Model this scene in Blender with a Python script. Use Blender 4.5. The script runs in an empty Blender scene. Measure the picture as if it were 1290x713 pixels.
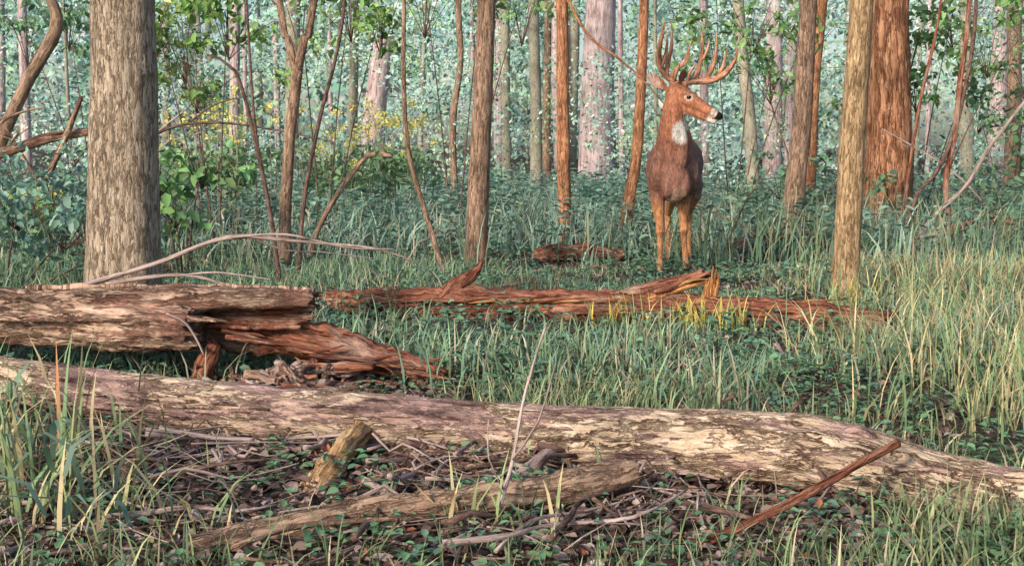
import bpy, math, random
import numpy as np
from mathutils import Vector, noise, Matrix
rng = np.random.default_rng(7); random.seed(7)
scene = bpy.context.scene
COL = scene.collection

# ---------------------------------------------------------------- materials
def newmat(name):
    m = bpy.data.materials.new(name); m.use_nodes = True
    nt = m.node_tree
    for n in list(nt.nodes): nt.nodes.remove(n)
    out = nt.nodes.new('ShaderNodeOutputMaterial')
    return m, nt, out
def N(nt, t, **kw):
    n = nt.nodes.new(t)
    for k, v in kw.items(): setattr(n, k, v)
    return n
def ramp(nt, stops):
    r = N(nt, 'ShaderNodeValToRGB'); e = r.color_ramp.elements
    while len(e) < len(stops): e.new(0.5)
    for i, (p, c) in enumerate(stops):
        e[i].position = p; e[i].color = (c[0], c[1], c[2], 1)
    return r
def g(v): return (v, v, v)

def bark(name, dark, mid, light, scale=22, stretch=0.16, bump=0.6, patch=None, patch_th=0.55, patch2=None, vor=.14, dist=.02, grad=None, drift=(.7,1.25)):
    m, nt, out = newmat(name); L = nt.links.new
    b = N(nt, 'ShaderNodeBsdfPrincipled'); b.inputs['Roughness'].default_value = 0.9
    b.inputs['Specular IOR Level'].default_value = 0.1
    a = N(nt, 'ShaderNodeAttribute', attribute_name='lc')
    mp = N(nt, 'ShaderNodeMapping'); mp.inputs['Scale'].default_value = (scale, scale, scale*stretch)
    L(a.outputs['Vector'], mp.inputs['Vector'])
    n1 = N(nt, 'ShaderNodeTexNoise'); n1.inputs['Scale'].default_value = 1; n1.inputs['Detail'].default_value = 4.5; n1.inputs['Roughness'].default_value = 0.7; n1.inputs['Distortion'].default_value = 0.5
    L(mp.outputs[0], n1.inputs['Vector'])
    val = n1.outputs['Fac']
    if vor > 0:
        v1 = N(nt, 'ShaderNodeTexVoronoi', feature='DISTANCE_TO_EDGE'); v1.inputs['Scale'].default_value = .9
        mx = N(nt, 'ShaderNodeMix', data_type='VECTOR'); mx.inputs[0].default_value = 0.6
        L(mp.outputs[0], mx.inputs[4])
        sc = N(nt, 'ShaderNodeVectorMath', operation='SCALE'); sc.inputs['Scale'].default_value = 4.0; L(n1.outputs['Color'], sc.inputs[0])
        L(sc.outputs[0], mx.inputs[5]); L(mx.outputs[1], v1.inputs['Vector'])
        vr = N(nt, 'ShaderNodeMapRange'); vr.inputs['From Max'].default_value = 0.12; L(v1.outputs['Distance'], vr.inputs['Value'])
        mul = N(nt, 'ShaderNodeMath', operation='MULTIPLY_ADD'); L(vr.outputs[0], mul.inputs[0]); mul.inputs[1].default_value = vor
        L(n1.outputs['Fac'], mul.inputs[2]); val = mul.outputs[0]
    r = ramp(nt, [(0.36+vor*.4, dark), (0.48+vor*.85, mid), (0.64+vor, light)]); L(val, r.inputs['Fac'])
    col = r.outputs['Color']
    if patch:
        n2 = N(nt, 'ShaderNodeTexNoise'); n2.inputs['Scale'].default_value = 3.2; n2.inputs['Detail'].default_value = 6; n2.inputs['Roughness'].default_value = 0.72
        mp2 = N(nt, 'ShaderNodeMapping'); mp2.inputs['Scale'].default_value = (2.6, 2.6, .8); L(a.outputs['Vector'], mp2.inputs['Vector']); L(mp2.outputs[0], n2.inputs['Vector'])
        pr = ramp(nt, [(patch_th-0.035, g(0)), (patch_th+0.035, g(1))])
        if grad:
            sp = N(nt, 'ShaderNodeSeparateXYZ'); L(a.outputs['Vector'], sp.inputs[0])
            gr = N(nt, 'ShaderNodeMapRange'); gr.inputs['From Min'].default_value = grad[0]; gr.inputs['From Max'].default_value = grad[1]; gr.inputs['To Min'].default_value = grad[2]; gr.inputs['To Max'].default_value = grad[3]
            L(sp.outputs['Z'], gr.inputs['Value'])
            ad = N(nt, 'ShaderNodeMath', operation='ADD'); L(gr.outputs[0], ad.inputs[0]); L(n2.outputs['Fac'], ad.inputs[1]); L(ad.outputs[0], pr.inputs['Fac'])
        else: L(n2.outputs['Fac'], pr.inputs['Fac'])
        n3 = N(nt, 'ShaderNodeTexNoise'); n3.inputs['Scale'].default_value = 1; n3.inputs['Detail'].default_value = 5; n3.inputs['Roughness'].default_value = .65
        mp3 = N(nt, 'ShaderNodeMapping'); mp3.inputs['Scale'].default_value = (30, 30, 3.6); L(a.outputs['Vector'], mp3.inputs['Vector']); L(mp3.outputs[0], n3.inputs['Vector'])
        p2 = patch2 or tuple(c*0.35 for c in patch)
        rp = ramp(nt, [(0.36, p2), (0.48, patch), (0.68, tuple(min(1, c*1.6) for c in patch))]); L(n3.outputs['Fac'], rp.inputs['Fac'])
        m1 = N(nt, 'ShaderNodeMix', data_type='RGBA'); L(pr.outputs['Color'], m1.inputs[0]); L(col, m1.inputs[6]); L(rp.outputs['Color'], m1.inputs[7]); col = m1.outputs[2]
    n4 = N(nt, 'ShaderNodeTexNoise'); n4.inputs['Scale'].default_value = 3.0; n4.inputs['Detail'].default_value = 4; L(a.outputs['Vector'], n4.inputs['Vector'])
    hv = N(nt, 'ShaderNodeHueSaturation'); mr = N(nt, 'ShaderNodeMapRange'); mr.inputs['From Min'].default_value = .3; mr.inputs['From Max'].default_value = .7; mr.inputs['To Min'].default_value = drift[0]; mr.inputs['To Max'].default_value = drift[1]
    L(n4.outputs['Fac'], mr.inputs['Value']); L(mr.outputs[0], hv.inputs['Value']); L(col, hv.inputs['Color'])
    L(hv.outputs[0], b.inputs['Base Color'])
    bp = N(nt, 'ShaderNodeBump'); bp.inputs['Strength'].default_value = bump; bp.inputs['Distance'].default_value = dist
    L(val, bp.inputs['Height']); L(bp.outputs[0], b.inputs['Normal'])
    L(b.outputs[0], out.inputs['Surface'])
    return m

def leafmat(name, trans=0.3):
    m, nt, out = newmat(name); L = nt.links.new
    a = N(nt, 'ShaderNodeAttribute', attribute_name='Col')
    b = N(nt, 'ShaderNodeBsdfDiffuse'); L(a.outputs['Color'], b.inputs['Color'])
    if trans:
        t = N(nt, 'ShaderNodeBsdfTranslucent'); mx = N(nt, 'ShaderNodeMixShader'); mx.inputs[0].default_value = trans
        L(a.outputs['Color'], t.inputs['Color']); L(b.outputs[0], mx.inputs[1]); L(t.outputs[0], mx.inputs[2]); L(mx.outputs[0], out.inputs['Surface'])
    else: L(b.outputs[0], out.inputs['Surface'])
    return m

LEAF = leafmat('leaf', .28); GRASS = leafmat('grass_blade', 0); FAR = leafmat('far_leaf', 0)
M_OAK = bark('bark_grey_tan', (.20,.15,.11), (.52,.42,.32), (.72,.62,.49), scale=85, stretch=.22, bump=1.0, vor=.24, drift=(.85,1.12))
M_ORANGE = bark('bark_sunlit_brown', (.22,.085,.045), (.54,.26,.145), (.74,.42,.25), scale=62, stretch=.2, bump=1.0, vor=.2)  # warm sunset light painted into the bark colour
M_ORANGEB = bark('bark_sunlit_brown_furrowed', (.20,.08,.045), (.53,.26,.15), (.73,.43,.27), scale=36, stretch=.16, bump=1.0, vor=.24, dist=.04)  # same sunset warmth in the colour, coarser furrows
M_BROWN = bark('bark_brown', (.15,.095,.07), (.41,.28,.205), (.60,.43,.32), scale=62, stretch=.2, bump=1.0, vor=.2)
M_YEL = bark('bark_yellow_brown', (.24,.15,.09), (.54,.38,.22), (.72,.54,.34), scale=80, stretch=.2, bump=1.0, vor=.22)
M_PINK = bark('bark_pale_pinkish', (.25,.18,.19), (.56,.45,.47), (.76,.65,.67), scale=22, stretch=.15, bump=.8)
M_GREEN = bark('bark_mossy', (.19,.18,.14), (.36,.35,.28), (.50,.48,.39), scale=55, stretch=.3, bump=.5, vor=0)
M_DARK = bark('bark_dark', (.05,.032,.03), (.15,.095,.085), (.26,.18,.15), scale=60, stretch=.3, bump=.5, vor=0)
M_LOG = bark('log_bark_worn', (.16,.095,.065), (.64,.49,.36), (.84,.71,.57), scale=44, stretch=.26, bump=1.0, patch=(.44,.30,.275), patch_th=.50, patch2=(.11,.06,.065), vor=.26, dist=.03, grad=(2.9,4.3,.02,-.085), drift=(.72,1.2))
M_LOGL = bark('log_bark_left', (.10,.055,.04), (.51,.35,.26), (.73,.56,.45), scale=52, stretch=.17, bump=1.0, patch=(.34,.19,.15), patch_th=.54, patch2=(.05,.028,.027), vor=.24, dist=.03)
M_RED = bark('rotten_red_wood', (.06,.022,.016), (.31,.12,.08), (.53,.28,.18), scale=60, stretch=.10, bump=1.0, patch=(.38,.25,.20), patch_th=.56)
M_RAW = bark('raw_split_wood', (.24,.08,.03), (.62,.29,.11), (.80,.50,.25), scale=70, stretch=.08, bump=1.0, vor=.2)
M_PALE = bark('bare_sapwood', (.34,.18,.08), (.72,.46,.24), (.85,.64,.40), scale=70, stretch=.1, bump=1.0, vor=.2)
M_GREYW = bark('weathered_grey_wood', (.14,.10,.10), (.44,.34,.32), (.64,.54,.51), scale=60, stretch=.12, bump=.8, vor=0)

# ---------------------------------------------------------------- mesh tools
def ght(x, y):
    r = math.hypot(x, y-4)
    k = min(1, r/60)
    return 0.03*noise.noise(Vector((x*.6, y*.6, 1.3))) + 0.012*noise.noise(Vector((x*2.3, y*2.3, 5))) + k*0.8*noise.noise(Vector((x*.03, y*.03, 9)))
def ghv(x, y):
    return np.array([ght(a, b) for a, b in zip(x, y)])

def mesh_np(name, V, F, C, mat):
    me = bpy.data.meshes.new(name)
    V = np.ascontiguousarray(V, dtype=np.float32); F = np.ascontiguousarray(F, dtype=np.int32)
    me.vertices.add(len(V)); me.vertices.foreach_set('co', V.ravel())
    me.loops.add(F.size); me.loops.foreach_set('vertex_index', F.ravel())
    me.polygons.add(len(F)); me.polygons.foreach_set('loop_start', np.arange(0, F.size, F.shape[1], dtype=np.int32))
    me.update(calc_edges=True)
    if C is not None:
        at = me.color_attributes.new('Col', 'FLOAT_COLOR', 'POINT')
        cc = np.ones((len(V), 4), dtype=np.float32); cc[:, :3] = np.clip(C,0,.85); at.data.foreach_set('color', cc.ravel())
    me.materials.append(mat)
    ob = bpy.data.objects.new(name, me); COL.objects.link(ob); return ob

def nrm(a): return a/np.maximum(1e-9, np.linalg.norm(a, axis=-1, keepdims=True))

def blades(P, H, W, ang, bend, C, droop=None):
    n = len(P); d = np.stack([np.cos(ang), np.sin(ang), np.zeros(n)], 1)
    wa = ang + np.pi/2 + rng.normal(0, .5, n); s = np.stack([np.cos(wa), np.sin(wa), np.zeros(n)], 1)
    T = np.array([0, .38, .72, 1.0]); WT = np.array([.8, 1, .62, .05])
    if droop is None: droop = np.clip(bend, 0, 1.2)*0.45
    V = np.zeros((n, 8, 3)); CC = np.zeros((n, 8, 3))
    for i, t in enumerate(T):
        c = P + d*(H*bend*t**1.8)[:, None]; c[:, 2] += H*(t - droop*t**2.4)
        V[:, 2*i] = c - s*(W*WT[i]/2)[:, None]; V[:, 2*i+1] = c + s*(W*WT[i]/2)[:, None]
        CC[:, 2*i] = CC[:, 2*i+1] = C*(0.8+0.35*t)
    f = np.array([[0,1,3,2],[2,3,5,4],[4,5,7,6]])
    F = (np.arange(n)[:, None, None]*8 + f[None]).reshape(-1, 4)
    return V.reshape(-1, 3), F, CC.reshape(-1, 3)

def leaves6(P, D, Nn, Ls, W, C):
    n = len(P); D = nrm(D); S = nrm(np.cross(D, Nn)); U = np.cross(S, D)
    Ls = np.broadcast_to(Ls, n)[:, None]; W = np.broadcast_to(W, n)[:, None]
    V = np.zeros((n, 6, 3))
    V[:, 0] = P; V[:, 3] = P + D*Ls - U*Ls*.12
    V[:, 1] = P + D*Ls*.28 - S*W*.5 + U*W*.18; V[:, 2] = P + D*Ls*.66 - S*W*.4 + U*W*.12
    V[:, 5] = P + D*Ls*.28 + S*W*.5 + U*W*.18; V[:, 4] = P + D*Ls*.66 + S*W*.4 + U*W*.12
    f = np.array([[0,1,2,3],[0,3,4,5]])
    F = (np.arange(n)[:, None, None]*6 + f[None]).reshape(-1, 4)
    return V.reshape(-1, 3), F, np.repeat(C, 6, axis=0)

def rhomb(P, D, Nn, Ls, W, C):
    n = len(P); D = nrm(D); S = nrm(np.cross(D, Nn))
    Ls = np.broadcast_to(Ls, n)[:, None]; W = np.broadcast_to(W, n)[:, None]
    V = np.zeros((n, 4, 3)); V[:, 0] = P; V[:, 1] = P + D*Ls*.45 - S*W*.5; V[:, 2] = P + D*Ls; V[:, 3] = P + D*Ls*.45 + S*W*.5
    F = np.arange(n*4).reshape(-1, 4)
    return V.reshape(-1, 3), F, np.repeat(C, 4, axis=0)

def merge(parts):
    V=[];F=[];C=[];o=0
    for v,f,c in parts: V.append(v);F.append(f+o);C.append(c);o+=len(v)
    return np.concatenate(V),np.concatenate(F),np.concatenate(C)

def jit(col, n, a=.2, hue=.08):
    c = np.array(col)[None]*np.exp(rng.normal(0, a, (n, 1)))
    return np.clip(c*np.exp(rng.normal(0, hue, (n, 3))), 0, .85)

def resample(pts, rad, step):
    P = [Vector(p) for p in pts]; out=[]; R=[]
    n=len(P)
    for i in range(n-1):
        p0=P[max(0,i-1)];p1=P[i];p2=P[i+1];p3=P[min(n-1,i+2)]
        k=max(1,int((p2-p1).length/step))
        for j in range(k):
            t=j/k
            out.append(.5*((2*p1)+(p2-p0)*t+(2*p0-5*p1+4*p2-p3)*t*t+(3*p1-p0-3*p2+p3)*t**3)); R.append(rad[i]*(1-t)+rad[i+1]*t)
    out.append(P[-1]);R.append(rad[-1]);return out,R

class B:
    def __init__(s): s.v=[];s.f=[];s.lc=[];s.c=[];s.mi=[]
    def tube(s, pts, rad, seg=12, step=.12, amp=.08, fq=6, mi=0, jag=0, arc=None, thick=.02, col=(.3,.3,.3), stretch=.35, lobes=0):
        if not isinstance(rad,(list,tuple)): rad=[rad]*len(pts)
        if len(rad)==2 and len(pts)>2: rad=[rad[0]+(rad[1]-rad[0])*i/(len(pts)-1) for i in range(len(pts))]
        P,R=resample(pts,rad,step); n=len(P)
        D=(P[-1]-P[0]).normalized(); ref=Vector((1,0,0)) if abs(D.z)>.7 else Vector((0,0,1))
        base=len(s.v); off=random.uniform(0,50); L=0; nr=seg if arc is None else seg+1
        rings=1 if arc is None else 2
        for w in range(rings):
            L=0
            for i in range(n):
                T=(P[min(n-1,i+1)]-P[max(0,i-1)]).normalized()
                a=(ref-T*ref.dot(T)).normalized(); b=T.cross(a)
                if i: L+=(P[i]-P[i-1]).length
                for k in range(nr):
                    th=(2*math.pi*k/seg) if arc is None else math.radians(arc[0]+(arc[1]-arc[0])*k/seg)
                    r=R[i]; cx,sx=math.cos(th),math.sin(th)
                    q=Vector((cx*r*fq+off,sx*r*fq,L*fq*stretch))
                    r*=1+amp*(noise.noise(q)*1.1+.7*noise.noise(q*2.7)+.5*noise.noise(q*6.1))
                    if lobes: r*=1+lobes*math.cos(5*th+off)*math.exp(-L*2.2)
                    if w: r-=thick
                    p=P[i]+a*(cx*r)+b*(sx*r)
                    if jag and (i==n-1 or i==n-2):
                        p=p+T*jag*(noise.noise(Vector((cx*4+off,sx*4,3)))+.5*noise.noise(Vector((cx*11+off,sx*11,3))))*(1 if i==n-1 else .4)
                    s.v.append(p[:]); s.lc.append((cx*R[i]+off,sx*R[i],L)); s.c.append(col)
        def quad(a,b,c,d): s.f.append((a,b,c,d)); s.mi.append(mi)
        if arc is None:
            for i in range(n-1):
                for k in range(seg):
                    k2=(k+1)%seg; quad(base+i*seg+k,base+i*seg+k2,base+(i+1)*seg+k2,base+(i+1)*seg+k)
            for (ri,pt,flip,sg) in ((0,P[0],True,0),(n-1,P[-1],False,1)):
                ci=len(s.v); T=(P[-1]-P[-2]).normalized() if sg else (P[1]-P[0]).normalized()
                s.v.append((pt-T*(jag*.5 if sg else 0))[:]); s.lc.append((off,0,L*sg)); s.c.append(col)
                for k in range(seg):
                    k2=(k+1)%seg; a,b=base+ri*seg+k,base+ri*seg+k2
                    s.f.append((b,a,ci) if flip else (a,b,ci)); s.mi.append(mi)
        else:
            o=n*nr
            for i in range(n-1):
                for k in range(seg):
                    a=base+i*nr+k; quad(a,a+1,a+nr+1,a+nr); quad(o+a+1,o+a,o+a+nr,o+a+nr+1)
                a=base+i*nr; quad(a,a+nr,a+nr+o,a+o); a=base+i*nr+seg; quad(a+nr,a,a+o,a+nr+o)
            for k in range(seg):
                a=base+k; quad(a+1,a,a+o,a+1+o); a=base+(n-1)*nr+k; quad(a,a+1,a+1+o,a+o)
        return s
    def leaves(s, vfc, mi=1):
        V,F,C=vfc; o=len(s.v)
        s.v+= [tuple(x) for x in V.tolist()]; s.f+=[tuple(x) for x in (F+o).tolist()]
        s.c+=[tuple(x) for x in C.tolist()]; s.lc+=[(0,0,0)]*len(V); s.mi+=[mi]*len(F); return s
    def build(s,name,mats,smooth=True):
        me=bpy.data.meshes.new(name); me.from_pydata(s.v,[],s.f); me.update()
        at=me.attributes.new('lc','FLOAT_VECTOR','POINT'); at.data.foreach_set('vector',np.array(s.lc,dtype=np.float32).ravel())
        ca=me.color_attributes.new('Col','FLOAT_COLOR','POINT'); cc=np.ones((len(s.v),4),dtype=np.float32); cc[:,:3]=np.array(s.c); ca.data.foreach_set('color',cc.ravel())
        for m in mats: me.materials.append(m)
        me.polygons.foreach_set('material_index',np.array(s.mi,dtype=np.int32))
        me.polygons.foreach_set('use_smooth',np.full(len(s.f),smooth))
        ob=bpy.data.objects.new(name,me); COL.objects.link(ob); return ob

def clump(c, r, n, size, col, flat=.7, a=.28, six=True, nv=.6):
    q=rng.normal(0,1,(n,3)); q=nrm(q)*(rng.random((n,1))**.45)*np.array([r,r,r*flat]); P=np.array(c)+q
    D=rng.normal(0,1,(n,3)); D[:,2]-=.3; Nn=rng.normal(0,nv,(n,3))+np.array([0,-.5,.9])
    Ls=size*rng.uniform(.6,1.3,n)
    return (leaves6 if six else rhomb)(P,D,Nn,Ls,Ls*.55,jit(col,n,a))

# ---------------------------------------------------------------- ground
def build_ground():
    n=260; u=np.linspace(-1,1,n)
    xs=np.sinh(u*6.2)/math.sinh(6.2)*600; ys=np.sinh(u*6.2)/math.sinh(6.2)*600+5
    V=[]
    for y in ys:
        for x in xs: V.append((x,y,ght(x,y)))
    i=np.arange(n-1); a=(i[:,None]*n+i[None]).ravel(); F=np.stack([a,a+1,a+n+1,a+n],1)
    m,nt,out=newmat('forest_floor'); L=nt.links.new
    b=N(nt,'ShaderNodeBsdfDiffuse')
    tc=N(nt,'ShaderNodeTexCoord')
    n1=N(nt,'ShaderNodeTexNoise'); n1.inputs['Scale'].default_value=28; n1.inputs['Detail'].default_value=6; n1.inputs['Roughness'].default_value=.7; L(tc.outputs['Object'],n1.inputs['Vector'])
    r1=ramp(nt,[(.35,(.04,.028,.024)),(.5,(.13,.095,.08)),(.62,(.25,.19,.16)),(.75,(.36,.29,.26))]); L(n1.outputs['Fac'],r1.inputs['Fac'])
    n2=N(nt,'ShaderNodeTexNoise'); n2.inputs['Scale'].default_value=1.1; n2.inputs['Detail'].default_value=5; L(tc.outputs['Object'],n2.inputs['Vector'])
    r2=ramp(nt,[(.47,g(0)),(.65,g(1))]); L(n2.outputs['Fac'],r2.inputs['Fac'])
    r3=ramp(nt,[(.35,(.05,.08,.05)),(.65,(.14,.19,.13))]); L(n1.outputs['Fac'],r3.inputs['Fac'])
    mx=N(nt,'ShaderNodeMix',data_type='RGBA'); L(r2.outputs[0],mx.inputs[0]); L(r1.outputs[0],mx.inputs[6]); L(r3.outputs[0],mx.inputs[7])
    L(mx.outputs[2],b.inputs['Color'])
    bp=N(nt,'ShaderNodeBump'); bp.inputs['Strength'].default_value=1; bp.inputs['Distance'].default_value=.03; L(n1.outputs['Fac'],bp.inputs['Height']); L(bp.outputs[0],b.inputs['Normal'])
    L(b.outputs[0],out.inputs['Surface'])
    ob=mesh_np('ground',np.array(V),F,None,m); ob.data.polygons.foreach_set('use_smooth',np.full(len(F),True))
build_ground()

# ---------------------------------------------------------------- trees
GR=(.16,.29,.11); TEAL=(.22,.38,.29)  # TEAL: far crowns, haze put into the leaf colour as a bluish tint
def tree(name, pts, rad, mat, seg=20, step=.15, amp=.06, crown=True, limbs=3, extra=None, fq=9, lobes=0, ccol=GR, lsize=.15):
    b=B(); b.tube(pts,rad,seg,step,amp,fq,lobes=lobes)
    top=Vector(pts[-1]); pre=Vector(pts[-2])
    if extra:
        for (p,r) in extra: b.tube(p,r,10,.1,.07,9)
    if crown:
        for k in range(limbs):
            t=random.uniform(.3,1); o=pre.lerp(top,t); a=random.uniform(0,6.28); l=random.uniform(.9,1.7)
            e=o+Vector((math.cos(a)*l,math.sin(a)*l,random.uniform(.6,1.4)))
            r0=rad[-1]*.8
            b.tube([o,o.lerp(e,.5)+Vector((0,0,.12)),e],[r0,r0*.6,r0*.2],6,.3,.05,5)
            b.leaves(clump(e[:],.8,50,lsize,ccol,.7))
            b.leaves(clump(o.lerp(e,.6)[:],.6,22,lsize,ccol,.7))
        b.leaves(clump(top[:],.9,55,lsize,ccol,.7))
    return b.build(name,[mat,LEAF])

tree('oak_tree',[(-1.78,5.6,-.06),(-1.775,5.6,.3),(-1.75,5.6,1.0),(-1.73,5.6,1.64),(-1.70,5.6,5),(-1.6,5.7,9)],[.21,.172,.153,.141,.115,.05],M_OAK,72,.035,.04,26,lobes=.05)
tree('forked_tree',[(-1.76,9.5,-.05),(-1.74,9.5,.5),(-1.70,9.5,1.),(-1.63,9.5,1.55)],[.055,.047,.044,.043],M_BROWN,14,.08,.12,crown=False,
     extra=[([(-1.63,9.5,1.5),(-1.70,9.5,1.8),(-1.76,9.5,2.1),(-2.1,9.5,5)],[.034,.028,.026,.01]),([(-1.64,9.5,1.5),(-1.57,9.5,1.8),(-1.49,9.5,2.1),(-1.1,9.5,5)],[.038,.032,.028,.01])])
tree('sapling',[(-1.6,8.5,-.03),(-1.66,8.5,.5),(-1.75,8.5,1.0),(-1.88,8.5,1.49),(-2.07,8.5,1.6)],[.018,.016,.014,.012,.006],M_DARK,8,.08,.12,crown=False,
     extra=[([(-1.72,8.5,.85),(-1.76,8.5,1.2),(-1.79,8.5,1.9),(-1.85,8.5,3.5)],[.012,.010,.009,.005])])
tree('sapling',[(-1.57,9,-.03),(-1.51,9,.6),(-1.39,9,1.17),(-1.21,9,1.9),(-1.1,9,3.2)],[.018,.016,.015,.012,.008],M_DARK,8,.08,.1,crown=False)
tree('sapling',[(-.47,9,-.03),(-.60,9,.4),(-.75,9,.95),(-.78,9,1.52),(-.77,9,2.02),(-.7,9,5)],[.022,.02,.018,.017,.015,.01],M_BROWN,8,.08,.1,crown=False)
tree('tree',[(-.288,9.5,-.05),(-.27,9.5,.4),(-.24,9.5,1.),(-.19,9.5,2.08),(-.1,9.5,5),(0,9.5,8)],[.098,.086,.078,.068,.055,.03],M_BROWN,28,.07,.06)
tree('tree',[(-.08,24,-.1),(-.12,24,1.8),(-.13,24,3.7),(-.1,24,8)],[.11,.09,.085,.05],M_GREEN,10,.3,.05,ccol=TEAL)
tree('tree',[(.44,22,-.1),(.42,22,1.8),(.38,22,3.5),(.4,22,8)],[.12,.10,.095,.05],M_GREEN,10,.3,.05,ccol=TEAL)
tree('tree',[(.76,27,-.1),(.75,27,2),(.77,27,4),(.7,27,8)],[.1,.085,.08,.05],M_BROWN,10,.3,.05,ccol=TEAL)
tree('tree',[(.50,11.6,-.05),(.49,11.6,.5),(.475,11.6,1.2),(.46,11.6,2.3),(.4,11.6,5),(.4,11.6,8)],[.076,.064,.060,.054,.045,.025],M_ORANGE,20,.08,.07,
     extra=[([(.46,11.6,2.42),(.70,11.5,1.98),(.92,11.5,1.82),(1.15,11.4,1.62),(1.4,11.4,1.35)],[.015,.014,.012,.010,.005])])
tree('oak_tree',[(2.03,30,-.1),(2.05,30,2),(2.12,30,4.4),(2.2,30,9)],[.46,.40,.36,.25],M_PINK,24,.2,.06,5,lobes=.06,ccol=TEAL)
tree('tree',[(1.12,12.5,-.05),(1.19,12.5,.5),(1.26,12.5,1.),(1.31,12.5,2.4),(1.3,12.5,5),(1.4,12.5,8)],[.072,.06,.055,.048,.04,.02],M_ORANGE,18,.08,.07)
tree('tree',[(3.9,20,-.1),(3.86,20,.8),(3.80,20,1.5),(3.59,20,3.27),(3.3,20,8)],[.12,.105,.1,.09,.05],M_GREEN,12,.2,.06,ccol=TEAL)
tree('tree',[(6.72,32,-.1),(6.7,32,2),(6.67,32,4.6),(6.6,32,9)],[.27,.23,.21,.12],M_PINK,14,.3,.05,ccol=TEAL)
tree('tree',[(2.83,12.5,-.05),(2.86,12.5,.6),(2.91,12.5,1.25),(2.94,12.5,2.42),(3.0,12.5,5),(3.,12.5,8)],[.12,.103,.095,.086,.07,.04],M_BROWN,22,.08,.06)
tree('tree',[(4.06,17,-.05),(4.08,17,.8),(4.1,17,1.8),(4.19,17,2.93),(4.5,17,7)],[.105,.09,.085,.075,.04],M_ORANGE,14,.15,.06)
tree('tree',[(2.06,7.6,-.05),(2.07,7.6,.4),(2.08,7.6,1.),(2.11,7.6,1.86),(2.2,7.6,5),(2.2,7.6,8)],[.095,.080,.075,.07,.05,.03],M_YEL,32,.06,.05,lobes=.04)
tree('oak_tree',[(4.1,13.5,-.1),(4.1,13.5,.35),(4.08,13.5,1.2),(4.04,13.5,2.53),(4,13.5,5),(4,13.5,9)],[.34,.26,.235,.21,.18,.09],M_ORANGEB,56,.06,.06,16,lobes=.08)
tree('tree',[(8.85,22,-.1),(8.86,22,1.5),(8.79,22,3.5),(8.8,22,8)],[.15,.125,.12,.06],M_BROWN,12,.25,.05,ccol=TEAL)
tree('leaning_dead_tree',[(-6.3,14,-.1),(-5.82,14,.9),(-5.45,14,1.64),(-5.07,14,2.3),(-5.2,14,2.75),(-5.5,14,3.6)],[.09,.075,.07,.07,.05,.02],M_BROWN,14,.1,.14,crown=False)
tree('broken_snag',[(-3.17,28,-.1),(-3.12,28,1.3),(-2.98,28,2.5),(-2.86,28,3.3)],[.33,.27,.23,.2],M_PINK,16,.15,.1,crown=False)
tree('sapling',[(-.8,18,-.1),(-.86,18,1.2),(-.74,18,2.2),(-.76,18,3.2),(-.6,18,6)],[.06,.05,.045,.045,.02],M_BROWN,10,.15,.1,crown=False)
tree('tree',[(-4.48,20,-.1),(-4.45,20,1.5),(-4.4,20,3.3),(-4.4,20,7)],[.1,.085,.075,.04],M_PINK,10,.2,.06,ccol=TEAL)
def limb(name,pts,rad,mat,seg=8,step=.06,amp=.14,extra=None,jag=0,fq=14):
    b=B(); b.tube(pts,rad,seg,step,amp,fq,jag=jag)
    for (p,r) in (extra or []): b.tube(p,r,6,.05,.1,12)
    return b.build(name,[mat,LEAF])
limb('hanging_vine',[(3.8,12,.02),(3.93,12,.52),(4.05,12,.65),(4.2,12,.93),(4.34,12,1.47),(4.42,12,2.4),(4.3,12,4.5)],[.022,.02,.02,.022,.02,.018,.015],M_DARK)
limb('hanging_vine',[(4.28,12,.0),(4.22,12.05,.6),(4.27,12,1.1),(4.30,12,1.6),(4.36,12,2.4),(4.4,12,5)],[.035,.03,.028,.026,.024,.02],M_RED)
limb('hanging_vine',[(3.84,12.2,.0),(3.9,12.2,.7),(4.0,12.2,1.47),(4.16,12.2,2.4),(4.3,12.2,4.5)],[.022,.018,.017,.015,.010],M_RED)
limb('dead_branch',[(5.3,12,1.75),(4.97,12,1.45),(4.6,12,.95),(4.4,12,.6),(4.1,12,.3),(3.9,11.9,.05)],[.014,.017,.02,.022,.025,.03],M_GREYW)
limb('fallen_log',[(-6.2,12,.75),(-5.0,12,.9),(-4.5,12,1.05),(-4.05,12,1.12)],[.06,.055,.05,.04],M_LOGL,12,.06,.16,
     extra=[([(-4.7,11.9,0),(-4.5,11.9,.58),(-4.25,11.9,1.1),(-4.1,11.9,1.45)],[.04,.035,.03,.02]),([(-5.2,11.9,.95),(-4.8,11.9,1.25),(-4.45,11.9,1.35)],[.02,.015,.008]),([(-5.6,12.1,0),(-5.3,12.1,.5),(-4.8,12.1,1.1)],[.03,.025,.012])])
limb('arching_branch',[(-3.6,11,.0),(-3.45,11,.8),(-3.15,11,1.08),(-2.87,11,1.17),(-2.52,11,1.18),(-2.09,11,1.12),(-1.6,11,1.02)],[.018,.016,.014,.013,.011,.008,.004],M_DARK,
     extra=[([(-2.87,11,1.17),(-2.6,11,1.35),(-2.3,11,1.42)],[.010,.008,.004])])
limb('broken_branch',[(-1.66,10,-.02),(-1.59,10,.27),(-1.41,10,.59),(-1.22,10,.85),(-1.1,10,.92),(-.97,10,.9)],[.028,.024,.021,.019,.019,.022],M_BROWN,10,.04,.2)
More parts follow.
